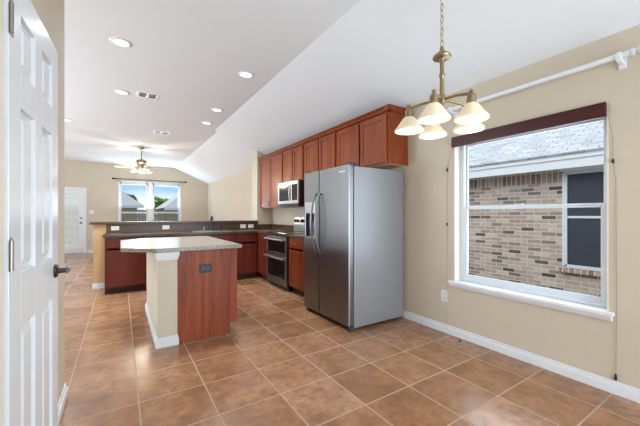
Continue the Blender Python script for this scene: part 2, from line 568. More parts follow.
# baseboards (two steps)
def base_x(name, x, s, y0, y1):
    b = MB()
    lo, hi = sorted((x, x + s * 0.018)); b.box(lo, hi, y0, y1, 0, 0.062)
    lo, hi = sorted((x, x + s * 0.010)); b.box(lo, hi, y0, y1, 0.062, 0.088)
    return struct(b.build(name, M['white'], bevel=0.003))
def base_y(name, y, s, x0, x1):
    b = MB()
    lo, hi = sorted((y, y + s * 0.018)); b.box(x0, x1, lo, hi, 0, 0.062)
    lo, hi = sorted((y, y + s * 0.010)); b.box(x0, x1, lo, hi, 0.062, 0.088)
    return struct(b.build(name, M['white'], bevel=0.003))
base_x('baseboard_right', XW, -1, YB, 2.56)
base_x('baseboard_living', XW, -1, 6.66, YF)
base_y('baseboard_back', YF, -1, -0.9, XW - 0.02)
b = MB()
b.box(XP, XP + 0.016, 1.98, 2.686, 0, 0.062); b.box(XP, XP + 0.009, 1.98, 2.679, 0.062, 0.09)
b.box(-0.6, XP, 2.67, 2.686, 0, 0.062); b.box(-0.6, XP, 2.67, 2.679, 0.062, 0.09)
struct(b.build('baseboard_left', M['white'], bevel=0.003))
base_y('baseboard_bar', 6.32, -1, -0.39, -0.215)
# jamb and casing at the pantry opening
b = MB()
b.box(XP, XP + 0.026, 1.13, 1.275, 0, 2.06); b.box(XP, XP + 0.032, 1.19, 1.205, 0, 2.06)
struct(b.build('trim_1', M['cream'], bevel=0.004))

# breakfast window: white vinyl single hung unit set back in the drywall return
wx = XW + 0.075
def frame_yz(b, x0, x1, y0, y1, z0, z1, l, r, bo, to):
    b.box(x0, x1, y0, y0 + l, z0, z1); b.box(x0, x1, y1 - r, y1, z0, z1)
    if bo: b.box(x0, x1, y0 + l, y1 - r, z0, z0 + bo)
    if to: b.box(x0, x1, y0 + l, y1 - r, z1 - to, z1)
    return b
w = struct(frame_yz(MB(), wx, wx + 0.07, WY0 + 0.012, WY1 - 0.012, WZ0 + 0.024, WZ1, 0.026, 0.05, 0.03, 0.05).build('window_1', M['vinyl'], bevel=0.003))
yl, yr = WY0 + 0.038, WY1 - 0.062
frame_yz(MB(), wx + 0.003, wx + 0.03, yl, yr, 0.584, 1.303, 0.028, 0.03, 0.04, 0.026).build('lower_sash', M['vinyl'], w, bevel=0.003)
frame_yz(MB(), wx + 0.034, wx + 0.052, yl, yr, 1.283, 1.935, 0.02, 0.02, 0.026, 0.025).build('upper_sash', M['vinyl'], w, bevel=0.002)
MB().box(wx + 0.012, wx + 0.016, yl + 0.027, yr - 0.029, 0.623, 1.277).build('lower_pane', M['glass'], w)
MB().box(wx + 0.04, wx + 0.044, yl + 0.019, yr - 0.019, 1.308, 1.911).build('upper_pane', M['glass'], w)
MB().box(wx - 0.012, wx + 0.006, 1.30, 1.36, 1.305, 1.318).build('sash_lock', M['vinyl'], w)
# reveal liner (pale returns) and the wooden stool with apron
b = MB()
b.box(XW + 0.002, wx + 0.07, WY1 - 0.0118, WY1 + 0.001, WZ0 + 0.024, WZ1); b.box(XW + 0.002, wx + 0.07, WY0 - 0.001, WY0 + 0.0118, WZ0 + 0.024, WZ1)
struct(b.build('trim_2', M['cream']))
b = MB()
b.box(XW - 0.001, wx + 0.07, WY0 + 0.001, WY1 - 0.001, 0.5305, 0.5535); b.box(XW - 0.045, XW - 0.0005, WY0 - 0.03, WY1 + 0.045, 0.5285, 0.5535)
b.prism([(XW - 0.001, 0.528), (XW - 0.034, 0.528), (XW - 0.026, 0.505), (XW - 0.014, 0.488), (XW - 0.001, 0.486)], 'y', WY0 - 0.02, WY1 + 0.035)
struct(b.build('trim_3', M['white'], bevel=0.003))

# far twin windows
for k, (x0, x1) in enumerate(((FX0, FXm0), (FXm1, FX1))):
    y = YF + 0.03
    w = struct(MB().box(x0, x0 + 0.05, y, y + 0.08, FZ0, FZ1).box(x1 - 0.05, x1, y, y + 0.08, FZ0, FZ1).box(x0, x1, y, y + 0.08, FZ0, FZ0 + 0.06).box(x0, x1, y, y + 0.08, FZ1 - 0.09, FZ1)
               .build('window_%d' % (k + 2), M['vinyl'], bevel=0.003))
    MB().box(x0 + 0.05, x1 - 0.05, y + 0.01, y + 0.05, 1.28, 1.33).build('meeting_rail', M['vinyl'], w)
    MB().box(x0 + 0.05, x1 - 0.05, y + 0.03, y + 0.034, FZ0 + 0.06, FZ1 - 0.09).build('pane', M['glass'], w)
b = MB()
b.box(FXm0 - 0.0, FXm1, YF - 0.012, YF + 0.001, FZ0, FZ1)
b.box(FX0 - 0.04, FX0 + 0.012, YF - 0.012, YF + 0.001, FZ0, FZ1 + 0.02); b.box(FX1 - 0.012, FX1 + 0.04, YF - 0.012, YF + 0.001, FZ0, FZ1 + 0.02)
b.box(FX0 - 0.04, FX1 + 0.04, YF - 0.012, YF + 0.001, FZ1, FZ1 + 0.03)
b.box(FX0 - 0.06, FX1 + 0.06, YF - 0.06, YF + 0.02, FZ0 - 0.03, FZ0)
struct(b.build('trim_4', M['white']))
# far patio door: white, full glass with closed white blinds
d = struct(MB().box(DX0 + 0.02, DX0 + 0.15, YF + 0.02, YF + 0.065, 0.01, DZ1 - 0.02).box(DX1 - 0.15, DX1 - 0.02, YF + 0.02, YF + 0.065, 0.01, DZ1 - 0.02)
           .box(DX0 + 0.15, DX1 - 0.15, YF + 0.02, YF + 0.065, 0.01, 0.2).box(DX0 + 0.15, DX1 - 0.15, YF + 0.02, YF + 0.065, DZ1 - 0.14, DZ1 - 0.02).build('door_1', M['white'], bevel=0.004))
MB().box(DX0 + 0.15, DX1 - 0.15, YF + 0.045, YF + 0.05, 0.2, DZ1 - 0.14).build('pane', M['glass'], d)
b = MB()
for i in range(46):
    z = 0.215 + i * 0.0365
    b.hexa([(DX0 + 0.155, YF + 0.026, z), (DX1 - 0.155, YF + 0.026, z), (DX1 - 0.155, YF + 0.04, z + 0.022), (DX0 + 0.155, YF + 0.04, z + 0.022),
            (DX0 + 0.155, YF + 0.026, z + 0.002), (DX1 - 0.155, YF + 0.026, z + 0.002), (DX1 - 0.155, YF + 0.04, z + 0.024), (DX0 + 0.155, YF + 0.04, z + 0.024)])
b.build('blind', M['blind'], d)
MB().lathe([(0.028, -0.004), (0.028, 0.012), (0.012, 0.014), (0.012, 0.03), (0.027, 0.034), (0.03, 0.05), (0.02, 0.062)], (0, 0, 0), 16, 'y') \
    .build('door_knob', M['pewter'], d)
kb = [c for c in bpy.data.objects if c.name.startswith('door_knob')][0]
kb.location = (DX1 - 0.085, YF + 0.02, 0.97); kb.rotation_euler = (0, 0, PI)
MB().cyl((DX1 - 0.085, YF + 0.022, 1.12), (DX1 - 0.085, YF - 0.004, 1.12), 0.028).build('deadbolt', M['pewter'], d, smooth=True)
b = MB()
b.box(DX0 - 0.06, DX0 + 0.015, YF - 0.014, YF + 0.02, 0, DZ1 + 0.06); b.box(DX1 - 0.015, DX1 + 0.06, YF - 0.014, YF + 0.02, 0, DZ1 + 0.06); b.box(DX0, DX1, YF - 0.014, YF + 0.02, DZ1 - 0.015, DZ1 + 0.06)
struct(b.build('trim_5', M['white'], bevel=0.003))

# ------------------------------------------------------------------ pantry door folded back against the wall beside the camera
def pantry_door():
    hy, w = 1.285, 0.606
    t = thing('panel_door', 'white six panel door folded open against the wall, dark lever handle', 'door', (-0.281, hy, 0.012))
    ang = math.atan2(0.035, w)
    t.rotation_euler = (0, 0, PI / 2 - ang)
    H = 1.972
    # local: x along the door from the hinge, y into the wall (leaf 0..0.03), z up; the room side is y = 0
    st, ml = 0.105, 0.09
    c0, c1 = st, (w - ml) / 2
    c2, c3 = (w + ml) / 2, w - st
    rows = ((0.21, 0.84), (1.02, 1.56), (1.68, 1.865))
    b = MB()
    b.box(0, st, 0, 0.029, 0, H); b.box(w - st, w, 0, 0.029, 0, H); b.box(c1, c2, 0, 0.029, 0, H)
    zz = [0] + [z for r_ in rows for z in r_] + [H]
    for i in range(0, len(zz), 2):
        for (a, e) in ((c0, c1), (c2, c3)):
            b.box(a, e, 0, 0.029, zz[i], zz[i + 1])
    b.build('door_leaf', M['door_white'], t, bevel=0.002)
    for (z0, z1) in rows:
        for (a, e) in ((c0, c1), (c2, c3)):
            p = MB()
            p.box(a, e, 0.014, 0.026, z0, z1)
            p.raised(a + 0.014, e - 0.014, z0 + 0.014, z1 - 0.014, 0.0138, 0.003, 0.024)
            p.build('door_panel', M['door_white'], t)
    for hz in (0.25, 1.085, 1.80):
        h = MB()
        h.box(0.004, 0.032, -0.0025, 0.001, hz - 0.045, hz + 0.045)
        h.cyl((-0.001, -0.006, hz - 0.046), (-0.001, -0.006, hz + 0.046), 0.006, seg=12)
        h.cyl((-0.001, -0.006, hz + 0.046), (-0.001, -0.006, hz + 0.056), 0.004, 0.002, seg=12)
        h.build('hinge', M['nickel'], t, smooth=True)
    l = MB()
    l.lathe([(0.03, 0.002), (0.031, -0.004), (0.027, -0.01), (0.013, -0.013), (0.011, -0.036), (0.014, -0.040), (0.012, -0.048)], (w - 0.062, 0, 0.955), 20, 'y')
    l.tube([(w - 0.062, -0.042, 0.955), (w - 0.035, -0.044, 0.958), (w - 0.02, -0.043, 0.955), (w + 0.004, -0.040, 0.950)], [0.010, 0.009, 0.008, 0.006], 10)
    l.build('lever_handle', M['pewter'], t, smooth=True)
    MB().box(w - 0.001, w + 0.002, 0.004, 0.025, 0.92, 0.99).build('latch_plate', M['nickel'], t)
    return t
pantry_door()

# ------------------------------------------------------------------ cabinets
def cabinet_door(name, x0, x1, z0, z1, parent, mat, rail=0.058, pull=None):
    b = MB()
    y0, y1 = -0.021, 0.0
    b.box(x0, x0 + rail, y0, y1, z0, z1); b.box(x1 - rail, x1, y0, y1, z0, z1)
    b.box(x0 + rail, x1 - rail, y0, y1, z0, z0 + rail); b.box(x0 + rail, x1 - rail, y0, y1, z1 - rail, z1)
    d = b.build(name, mat, parent, bevel=0.0025)
    p = MB()
    p.box(x0 + rail - 0.002, x1 - rail + 0.002, -0.0125, -0.002, z0 + rail - 0.002, z1 - rail + 0.002)
    p.build('panel', mat, d)
    if pull:
        px, pz, vert = pull
        q = MB()
        L = 0.045
        ax = (0, 0, 1) if vert else (1, 0, 0)
        pts = []
        for k in range(9):
            s_ = -1 + k / 4
            off = 0.026 * (1 - s_ * s_) ** 0.5 if abs(s_) < 1 else 0.0
            pts.append((px + ax[0] * s_ * L, -0.021 - off, pz + ax[2] * s_ * L))
        q.tube(pts, 0.0048, 8)
        q.build('pull', M['bronze'], d, smooth=True)
    return d

def cabinet(label, loc, rz, w, dp, h, doors, drawers=(), mat=None, toe=True, name='base_cabinet', group=None, under=None, cat='cabinet', openback=False):
    """local x = width, y = depth behind the face (face at y = 0), z up"""
    mat = mat or M['cherry']
    t = thing(name, label, cat, loc, rz, group)
    z0 = 0.1 if toe else 0.0
    b = MB()
    b.box(0, 0.018, 0.018, dp, z0, h); b.box(w - 0.018, w, 0.018, dp, z0, h)
    b.box(0.018, w - 0.018, 0.018, dp, z0, z0 + 0.018); b.box(0.018, w - 0.018, dp - 0.012, dp, z0 + 0.018, h)
    if not openback:
        b.box(0.018, w - 0.018, 0.018, dp - 0.012, h - 0.018, h)
    b.build('carcass', mat, t)
    f = MB()
    s_ = 0.03
    f.box(0, s_, 0, 0.018, z0, h); f.box(w - s_, w, 0, 0.018, z0, h); f.box(s_, w - s_, 0, 0.018, z0, z0 + s_); f.box(s_, w - s_, 0, 0.018, h - s_, h)
    xs = sorted(set([round(d_[1], 4) for d_ in doors]))
    for x in xs[:-1]:
        f.box(x - 0.006, x + 0.03, 0.002, 0.018, z0 + s_, h - s_)
    f.build('face_frame', mat, t, bevel=0.001)
    if toe:
        MB().box(0, w, 0.07, 0.085, 0, 0.1).build('toe_kick', M['toe'], t)
    if under:
        MB().box(0.018, w - 0.018, 0.02, dp - 0.002, -0.004, -0.0005).build('underside', under, t)
    for (x0, x1, za, zb, pull) in doors:
        cabinet_door('door', x0, x1, za, zb, t, mat, pull=pull)
    for (x0, x1, za, zb, pull) in drawers:
        b = MB()
        b.box(x0, x1, -0.021, 0, za, zb)
        d = b.build('drawer_front', mat, t, bevel=0.004)
        if pull:
            q = MB()
            cx_, cz_ = (x0 + x1) / 2, (za + zb) / 2
            q.tube([(cx_ - 0.05, -0.021, cz_), (cx_ - 0.045, -0.044, cz_), (cx_, -0.05, cz_), (cx_ + 0.045, -0.044, cz_), (cx_ + 0.05, -0.021, cz_)], 0.005, 8)
            q.build('pull', M['nickel'], d, smooth=True)
    return t

BH = 0.876
# back run under the bar, faces the camera
BY = 5.70
units = [(-0.20, 0.43, 'cherry base cabinet at the left end of the run under the bar'),
         (0.43, 1.04, 'second cherry base cabinet from the left under the bar, hidden mostly by island'),
         (1.04, 1.80, 'cherry sink base cabinet below the dark faucet'),
         (1.80, 2.235, 'cherry base cabinet under the bar beside the inside corner')]
for i, (x0, x1, lab) in enumerate(units):
    w = x1 - x0
    if i in (1, 2):
        mdl = w / 2
        doors = [(0.02, mdl - 0.008, 0.125, 0.68, None), (mdl + 0.008, w - 0.02, 0.125, 0.68, None)]
        dr = [(0.02, w - 0.02, 0.71, 0.855, None)]
    else:
        doors = [(0.025, w - 0.02, 0.125, 0.68, None)]
        dr = [(0.025, w - 0.02, 0.71, 0.855, None)]
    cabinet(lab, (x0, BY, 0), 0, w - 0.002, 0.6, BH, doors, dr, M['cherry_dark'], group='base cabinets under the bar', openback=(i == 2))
# right run along the window wall, faces left
RX = 2.24
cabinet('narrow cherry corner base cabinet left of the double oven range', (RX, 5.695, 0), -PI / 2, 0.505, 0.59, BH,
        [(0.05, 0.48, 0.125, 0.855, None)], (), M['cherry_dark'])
cabinet('cherry base cabinet with one drawer between the range and the refrigerator', (RX, 4.375, 0), -PI / 2, 0.885, 0.59, BH,
        [(0.03, 0.435, 0.125, 0.68, (0.40, 0.62, True)), (0.45, 0.86, 0.125, 0.68, None)],
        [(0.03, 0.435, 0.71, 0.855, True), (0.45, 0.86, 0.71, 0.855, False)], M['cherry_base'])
# wall cabinets
UX, UD = 2.53, 0.31
def upper(label, yfar, ynear, z0, pulls):
    w = yfar - ynear
    h = 2.385 - z0
    m_ = w / 2
    zb, zt = 0.02, h - 0.02
    if pulls == 'low':
        pl, pr_ = (m_ - 0.04, 0.08, True), (m_ + 0.04, 0.08, True)
    else:
        pl = pr_ = None
    return cabinet(label, (UX, yfar, z0), -PI / 2, w - 0.002, UD - 0.003, h, [(0.03, m_ - 0.014, zb, zt, pl), (m_ + 0.014, w - 0.03, zb, zt, pr_)], (),
                   M['cherry'], toe=False, name='wall_cabinet', group='cherry wall cabinets', under=M['maple'])
upper('tall cherry wall cabinet left of the microwave, against the wall stub', 6.30, 5.175, 1.37, 'low')
upper('short cherry wall cabinet directly above the microwave', 5.17, 4.40, 1.80, 'low')
upper('cherry wall cabinet between the microwave and the refrigerator top', 4.395, 3.495, 1.37, None)
upper('cherry wall cabinet above the refrigerator, with the exposed right side', 3.49, 2.495, 1.80, None)
# crown along the tops
b = MB()
pr = [(UX + 0.02, 2.386), (UX - 0.024, 2.386), (UX - 0.03, 2.395), (UX - 0.034, 2.405), (UX - 0.055, 2.425), (UX - 0.06, 2.43), (UX - 0.06, 2.437), (UX + 0.02, 2.437)]
b.prism(pr, 'y', 2.445, 6.32)
pr2 = [(2.515, 2.386), (2.483, 2.386), (2.475, 2.395), (2.465, 2.405), (2.445, 2.425), (2.44, 2.43), (2.44, 2.437), (2.515, 2.437)]
b.prism(pr2, 'x', UX - 0.06, XW - 0.003)
tag(b.build('crown_molding', M['cherry'], origin=(UX, 4.4, 2.386)), 'cherry crown molding running along the tops of the wall cabinets', 'molding')

# ------------------------------------------------------------------ counters
CZ0, CZ1 = 0.878, 0.916
SX0, SX1, SY0, SY1 = 1.12, 1.74, 5.80, 6.16
b = MB()
b.box(-0.225, SX0, 5.665, 6.295, CZ0, CZ1); b.box(SX1, XW - 0.004, 5.665, 6.295, CZ0, CZ1)
b.box(SX0, SX1, 5.665, SY0, CZ0, CZ1); b.box(SX0, SX1, SY1, 6.295, CZ0, CZ1)
b.box(2.205, XW - 0.004, 5.182, 5.665, CZ0, CZ1)
tag(b.build('countertop', M['granite'], origin=(1.0, 5.98, CZ0)), 'long brown granite countertop along the bar, turning the corner to the range', 'countertop')
tag(MB().box(2.205, XW - 0.004, 3.485, 4.382, CZ0, CZ1).build('countertop', M['granite'], origin=(2.52, 3.93, CZ0), bevel=0.004),
    'short brown granite countertop between the range and the refrigerator', 'countertop')
b = MB()
b.box(-0.2, NX - 0.001, 6.297, 6.318, CZ1 + 0.001, 1.060)
tag(b.build('backsplash', M['granite'], origin=(1.1, 6.31, CZ1)), 'brown granite backsplash strip below the raised bar', 'backsplash')
b = MB()
b.box(XW - 0.022, XW - 0.002, 5.20, 6.28, CZ1 + 0.001, 1.02); b.box(NX + 0.002, XW - 0.024, 6.305, 6.327, CZ1 + 0.001, 1.02)
tag(b.build('backsplash', M['granite'], origin=(2.8, 5.7, CZ1)), 'low brown granite backsplash in the corner under the tall wall cabinet', 'backsplash')
tag(MB().box(-0.425, NX - 0.002, 6.262, 6.58, 1.064, 1.103).build('bar_top', M['granite'], origin=(1.0, 6.42, 1.064), bevel=0.005),
    'raised brown granite bar top on the half wall', 'bar top')
# sink
t = thing('kitchen_sink', 'steel sink set in the granite counter in front of the bar', 'sink', ((SX0 + SX1) / 2, (SY0 + SY1) / 2, CZ1))
cx_, cy_ = (SX0 + SX1) / 2, (SY0 + SY1) / 2
hx, hy = (SX1 - SX0) / 2 - 0.004, (SY1 - SY0) / 2 - 0.004
b = MB()
b.box(-hx, -hx + 0.008, -hy, hy, -0.18, 0.0); b.box(hx - 0.008, hx, -hy, hy, -0.18, 0.0)
b.box(-hx, hx, -hy, -hy + 0.008, -0.18, 0.0); b.box(-hx, hx, hy - 0.008, hy, -0.18, 0.0); b.box(-hx, hx, -hy, hy, -0.188, -0.18)
b.build('basin', M['steel'], t)
b = MB()
b.box(-hx - 0.02, hx + 0.02, -hy - 0.02, -hy + 0.008, 0.001, 0.006); b.box(-hx - 0.02, hx + 0.02, hy - 0.008, hy + 0.02, 0.001, 0.006)
b.box(-hx - 0.02, -hx + 0.008, -hy, hy, 0.001, 0.006); b.box(hx - 0.008, hx + 0.02, -hy, hy, 0.001, 0.006)
b.build('rim', M['steel_bright'], t)
# faucet
t = thing('faucet', 'dark bronze single post faucet behind the sink', 'faucet', (1.487, 6.235, CZ1 + 0.001))
MB().lathe([(0.03, 0), (0.03, 0.008), (0.018, 0.016), (0.015, 0.05), (0.016, 0.2), (0.013, 0.22)], (0, 0, 0), 18).build('post', M['bronze'], t, smooth=True)
b = MB()
b.tube([(0, 0, 0.205), (0, -0.01, 0.255), (0, -0.05, 0.28), (0, -0.11, 0.265), (0, -0.15, 0.215)], [0.014, 0.014, 0.013, 0.013, 0.015], 12)
b.build('spout', M['bronze'], t, smooth=True)
b = MB()
b.tube([(0.01, 0, 0.12), (0.035, 0, 0.125), (0.075, -0.005, 0.16)], [0.009, 0.008, 0.006], 10)
b.build('lever', M['bronze'], t, smooth=True)
t = thing('soap_dispenser', 'small steel soap dispenser left of the faucet', 'soap dispenser', (1.36, 6.24, CZ1 + 0.001))
MB().lathe([(0.02, 0), (0.02, 0.006), (0.01, 0.01), (0.01, 0.05), (0.014, 0.055), (0.014, 0.066)], seg=16).build('pump', M['steel_bright'], t, smooth=True)
MB().tube([(0, 0, 0.06), (0, -0.03, 0.066), (0, -0.06, 0.056)], 0.005, 8).build('nozzle', M['steel_bright'], t, smooth=True)
t = thing('side_sprayer', 'small dark side sprayer right of the faucet', 'sprayer', (1.70, 6.24, CZ1 + 0.001))
MB().lathe([(0.022, 0), (0.022, 0.008), (0.013, 0.014), (0.013, 0.03)], seg=16).build('collar', M['bronze'], t, smooth=True)
MB().lathe([(0.011, 0.03), (0.012, 0.07), (0.017, 0.095), (0.012, 0.104)], seg=16).build('spray_head', M['bronze'], t, smooth=True)

# ------------------------------------------------------------------ outlets and switches
def plate(label, loc, rz, w, h, mat, kind, slotmat, group=None, name='outlet', cat='outlet'):
    t = thing(name, label, cat, loc, rz, group)
    MB().box(-w / 2, w / 2, -0.006, 0, -h / 2, h / 2).build('cover_plate', mat, t, bevel=0.002)
    if kind == 'outlet_h':
        for sx in (-0.021, 0.021):
            r_ = MB().box(sx - 0.017, sx + 0.017, -0.008, -0.005, -0.014, 0.014).build('receptacle', slotmat, t, bevel=0.001)
            MB().box(sx - 0.008, sx - 0.005, -0.0085, -0.0075, -0.006, 0.004).box(sx + 0.005, sx + 0.008, -0.0085, -0.0075, -0.006, 0.004).build('slots', M['black'], r_)
    elif kind == 'outlet_v':
        for sz in (-0.021, 0.021):
            r_ = MB().box(-0.017, 0.017, -0.008, -0.005, sz - 0.014, sz + 0.014).build('receptacle', mat, t, bevel=0.001)
            MB().box(-0.008, -0.005, -0.0085, -0.0075, sz - 0.004, sz + 0.006).box(0.005, 0.008, -0.0085, -0.0075, sz - 0.004, sz + 0.006).build('slots', M['black'], r_)
    else:
        n_ = int(kind[-1])
        for i in range(n_):
            sx = (i - (n_ - 1) / 2) * 0.046
            MB().box(sx - 0.016, sx + 0.016, -0.009, -0.005, -0.033, 0.033).build('rocker', mat, t, bevel=0.001)
    return t
gb = 'outlets on the bar backsplash'
plate('white outlet on the granite backsplash nearest the bar\'s left end', (-0.075, 6.296, 0.996), 0, 0.115, 0.072, M['cream'], 'outlet_h', M['cream'], gb)
plate('white outlet on the granite backsplash above the middle of the island top', (0.70, 6.296, 0.996), 0, 0.115, 0.072, M['cream'], 'outlet_h', M['cream'], gb)
plate('white outlet on the bar backsplash, the left of the close pair', (2.147, 6.296, 0.987), 0, 0.118, 0.08, M['cream'], 'outlet_h', M['cream'], gb)
plate('white switch plate on the bar backsplash beside the wall stub', (2.315, 6.296, 0.987), 0, 0.118, 0.08, M['cream'], 'switch2', M['cream'], gb, 'light_switch', 'switch')
plate('white wall outlet low beside the window cord', (XW - 0.0005, 2.015, 0.377), -PI / 2, 0.072, 0.115, M['white'], 'outlet_v', M['white'])
plate('white double switch plate between the glass door and the far windows', (-0.79, YF - 0.0005, 1.318), 0, 0.13, 0.115, M['white'], 'switch2', M['white'], None, 'light_switch', 'switch')

# ------------------------------------------------------------------ island
IX0, IXW, IX1, IY0, IY1 = 0.286, 0.452, 1.03, 3.21, 4.61
t = thing('kitchen_island', 'cherry kitchen island with a beige half wall on its left side', 'island', (0.66, 3.9, 0))
ox, oy = 0.66, 3.9
b = MB().box(IX0 - ox, IXW - ox, IY0 - 0.02 - oy, IY1 - oy, 0, CZ0 - 0.001)
b.build('half_wall', M['island_paint'], t)
b = MB()
for (z0, z1, e) in ((0.80, 0.815, 0.006), (0.815, 0.835, 0.011), (0.835, 0.877, 0.017)):
    b.box(IX0 - ox - e, IXW - ox + e, IY0 - 0.02 - oy - e, IY0 - oy + 0.10, z0, z1)
b.build('column_capital', M['white'], t, bevel=0.003)
b = MB()
b.box(IX0 - ox - 0.017, IXW - ox + 0.012, IY0 - 0.038 - oy, IY0 - 0.02 - oy, 0, 0.066)
b.box(IX0 - ox - 0.009, IXW - ox + 0.006, IY0 - 0.030 - oy, IY0 - 0.02 - oy, 0.066, 0.092)
b.box(IX0 - ox - 0.017, IX0 - ox, IY0 - 0.02 - oy, IY1 - oy, 0, 0.066)
b.box(IX0 - ox - 0.009, IX0 - ox, IY0 - 0.02 - oy, IY1 - oy, 0.066, 0.092)
b.build('baseboard', M['white'], t, bevel=0.003)
b = MB()
b.prism([(IXW - ox, 0.0), (0.955 - ox, 0.0), (0.955 - ox, 0.105), (IX1 - ox, 0.105), (IX1 - ox, CZ0 - 0.001), (IXW - ox, CZ0 - 0.001)], 'y', IY0 - oy, IY0 + 0.02 - oy)
b.build('end_panel', M['cherry_panel'], t, bevel=0.001)
b = MB()
b.box(IXW - ox, IX1 - 0.02 - ox, IY0 + 0.02 - oy, IY1 - oy, 0.105, CZ0 - 0.001)
b.build('carcass', M['cherry'], t)
MB().box(0.93 - ox, 0.95 - ox, IY0 + 0.02 - oy, IY1 - oy, 0, 0.104).build('toe_kick', M['toe'], t)
for i in range(3):
    y0 = IY0 + 0.035 + i * 0.455 - oy
    y1 = y0 + 0.435
    x = IX1 - 0.02 - ox
    b = MB()
    r_ = 0.055
    b.box(x, x + 0.02, y0, y0 + r_, 0.125, 0.68); b.box(x, x + 0.02, y1 - r_, y1, 0.125, 0.68)
    b.box(x, x + 0.02, y0 + r_, y1 - r_, 0.125, 0.125 + r_); b.box(x, x + 0.02, y0 + r_, y1 - r_, 0.68 - r_, 0.68)
    b.box(x, x + 0.011, y0 + r_, y1 - r_, 0.125 + r_, 0.68 - r_)
    b.build('door', M['cherry'], t, bevel=0.002)
    MB().box(x, x + 0.02, y0, y1, 0.71, 0.855).build('drawer_front', M['cherry'], t, bevel=0.003)
b = MB()
b.prism([(0.0, 3.40), (0.27, 3.145), (1.062, 3.145), (1.062, 4.70), (0.27, 4.70), (0.0, 4.45)], 'z', CZ0, CZ1)
tag(b.build('countertop', M['granite_light'], origin=(0.6, 3.9, CZ0), bevel=0.004), 'grey speckled granite island countertop with clipped left corners', 'countertop')
plate('black outlet in the cherry end panel of the island', (0.712, IY0 - 0.0005, 0.69), 0, 0.125, 0.088, M['black'], 'outlet_h', M['dark_grey'])

# ------------------------------------------------------------------ refrigerator (faces left)
t = thing('refrigerator', 'stainless side by side refrigerator with water dispenser and bowed handles', 'refrigerator', (2.41, 2.99, 0))
ox, oy = 2.41, 2.99
fx, fb = 1.985, 2.052
y0, ys, y1 = 2.532, 3.105, 3.455
b = MB().box(fb + 0.008 - ox, 2.80 - ox, y0 + 0.004 - oy, y1 - 0.004 - oy, 0.03, 1.735)
b.build('body', M['silver_paint'], t, bevel=0.006)
b = MB().box(fx - ox, fb - ox, y0 - oy, ys - 0.004 - oy, 0.055, 1.748)
d = b.build('refrigerator_door', M['steel'], t, bevel=0.012)
MB().box(fx - 0.002 - ox, fx + 0.001 - ox, 2.60 - oy, 2.70 - oy, 1.675, 1.69).build('badge', M['steel_bright'], d)
b = MB()
def bow(yc):
    pts = []
    for k in range(15):
        s_ = -1 + k / 7
        off = 0.02 + 0.066 * (1 - s_ * s_)
        pts.append((fx - off - ox, yc - oy, 1.12 + 0.35 * s_))
    pts = [(fx + 0.002 - ox, yc - oy, 1.12 - 0.35)] + pts + [(fx + 0.002 - ox, yc - oy, 1.12 + 0.35)]
    return MB().tube(pts, 0.0125, 10)
bow(ys - 0.045).build('handle', M['steel'], d, smooth=True)
dz0, dz1, dy0, dy1 = 0.93, 1.38, 3.20, 3.435
b = MB()
b.box(fx - ox, fb - ox, ys + 0.004 - oy, dy0 - oy, 0.055, 1.748); b.box(fx - ox, fb - ox, dy1 - oy, y1 - oy, 0.055, 1.748)
b.box(fx - ox, fb - ox, dy0 - oy, dy1 - oy, 0.055, dz0); b.box(fx - ox, fb - ox, dy0 - oy, dy1 - oy, dz1, 1.748)
b.box(fx + 0.05 - ox, fb - ox, dy0 - oy, dy1 - oy, dz0, dz1)
d = b.build('freezer_door', M['steel'], t)
bow(ys + 0.045).build('handle', M['steel'], d, smooth=True)
b = MB()
b.box(fx - 0.003 - ox, fx + 0.012 - ox, dy0 - oy, dy1 - oy, 1.24, dz1)
b.box(fx - 0.003 - ox, fx + 0.008 - ox, dy0 - oy, dy0 + 0.014 - oy, dz0, 1.24); b.box(fx - 0.003 - ox, fx + 0.008 - ox, dy1 - 0.014 - oy, dy1 - oy, dz0, 1.24)
b.box(fx - 0.003 - ox, fx + 0.045 - ox, dy0 - oy, dy1 - oy, dz0, dz0 + 0.02)
b.build('dispenser_frame', M['steel_bright'], d, bevel=0.002)
MB().box(fx + 0.044 - ox, fx + 0.0495 - ox, dy0 + 0.014 - oy, dy1 - 0.014 - oy, dz0 + 0.02, 1.24).build('dispenser_niche', M['dark_grey'], d)
MB().box(fx + 0.012 - ox, fx + 0.044 - ox, 3.28 - oy, 3.355 - oy, 1.13, 1.24).build('dispenser_paddle', M['black'], d, bevel=0.004)
MB().box(fx + 0.004 - ox, fb + 0.06 - ox, y0 + 0.015 - oy, y0 + 0.075 - oy, 1.7485, 1.775).build('hinge_cover', M['dark_grey'], t, bevel=0.003)
MB().box(fx + 0.02 - ox, fb + 0.06 - ox, y1 - 0.075 - oy, y1 - 0.015 - oy, 1.7485, 1.77).build('hinge_cover', M['dark_grey'], t, bevel=0.003)
MB().box(fb - 0.01 - ox, fb + 0.006 - ox, y0 + 0.03 - oy, y1 - 0.03 - oy, 0.012, 0.05).build('kick_grille', M['black'], t)
for (xx, yy) in ((2.03, y0 + 0.03), (2.03, y1 - 0.03)):
    MB().box(xx - 0.022 - ox, xx + 0.05 - ox, yy - 0.024 - oy, yy + 0.024 - oy, 0.0, 0.048).build('foot', M['dark_grey'], t, bevel=0.004)
for yy in (y0 + 0.06, y1 - 0.06):
    MB().cyl((2.72 - ox, yy - 0.02 - oy, 0.018), (2.72 - ox, yy + 0.02 - oy, 0.018), 0.018).build('roller', M['black'], t)

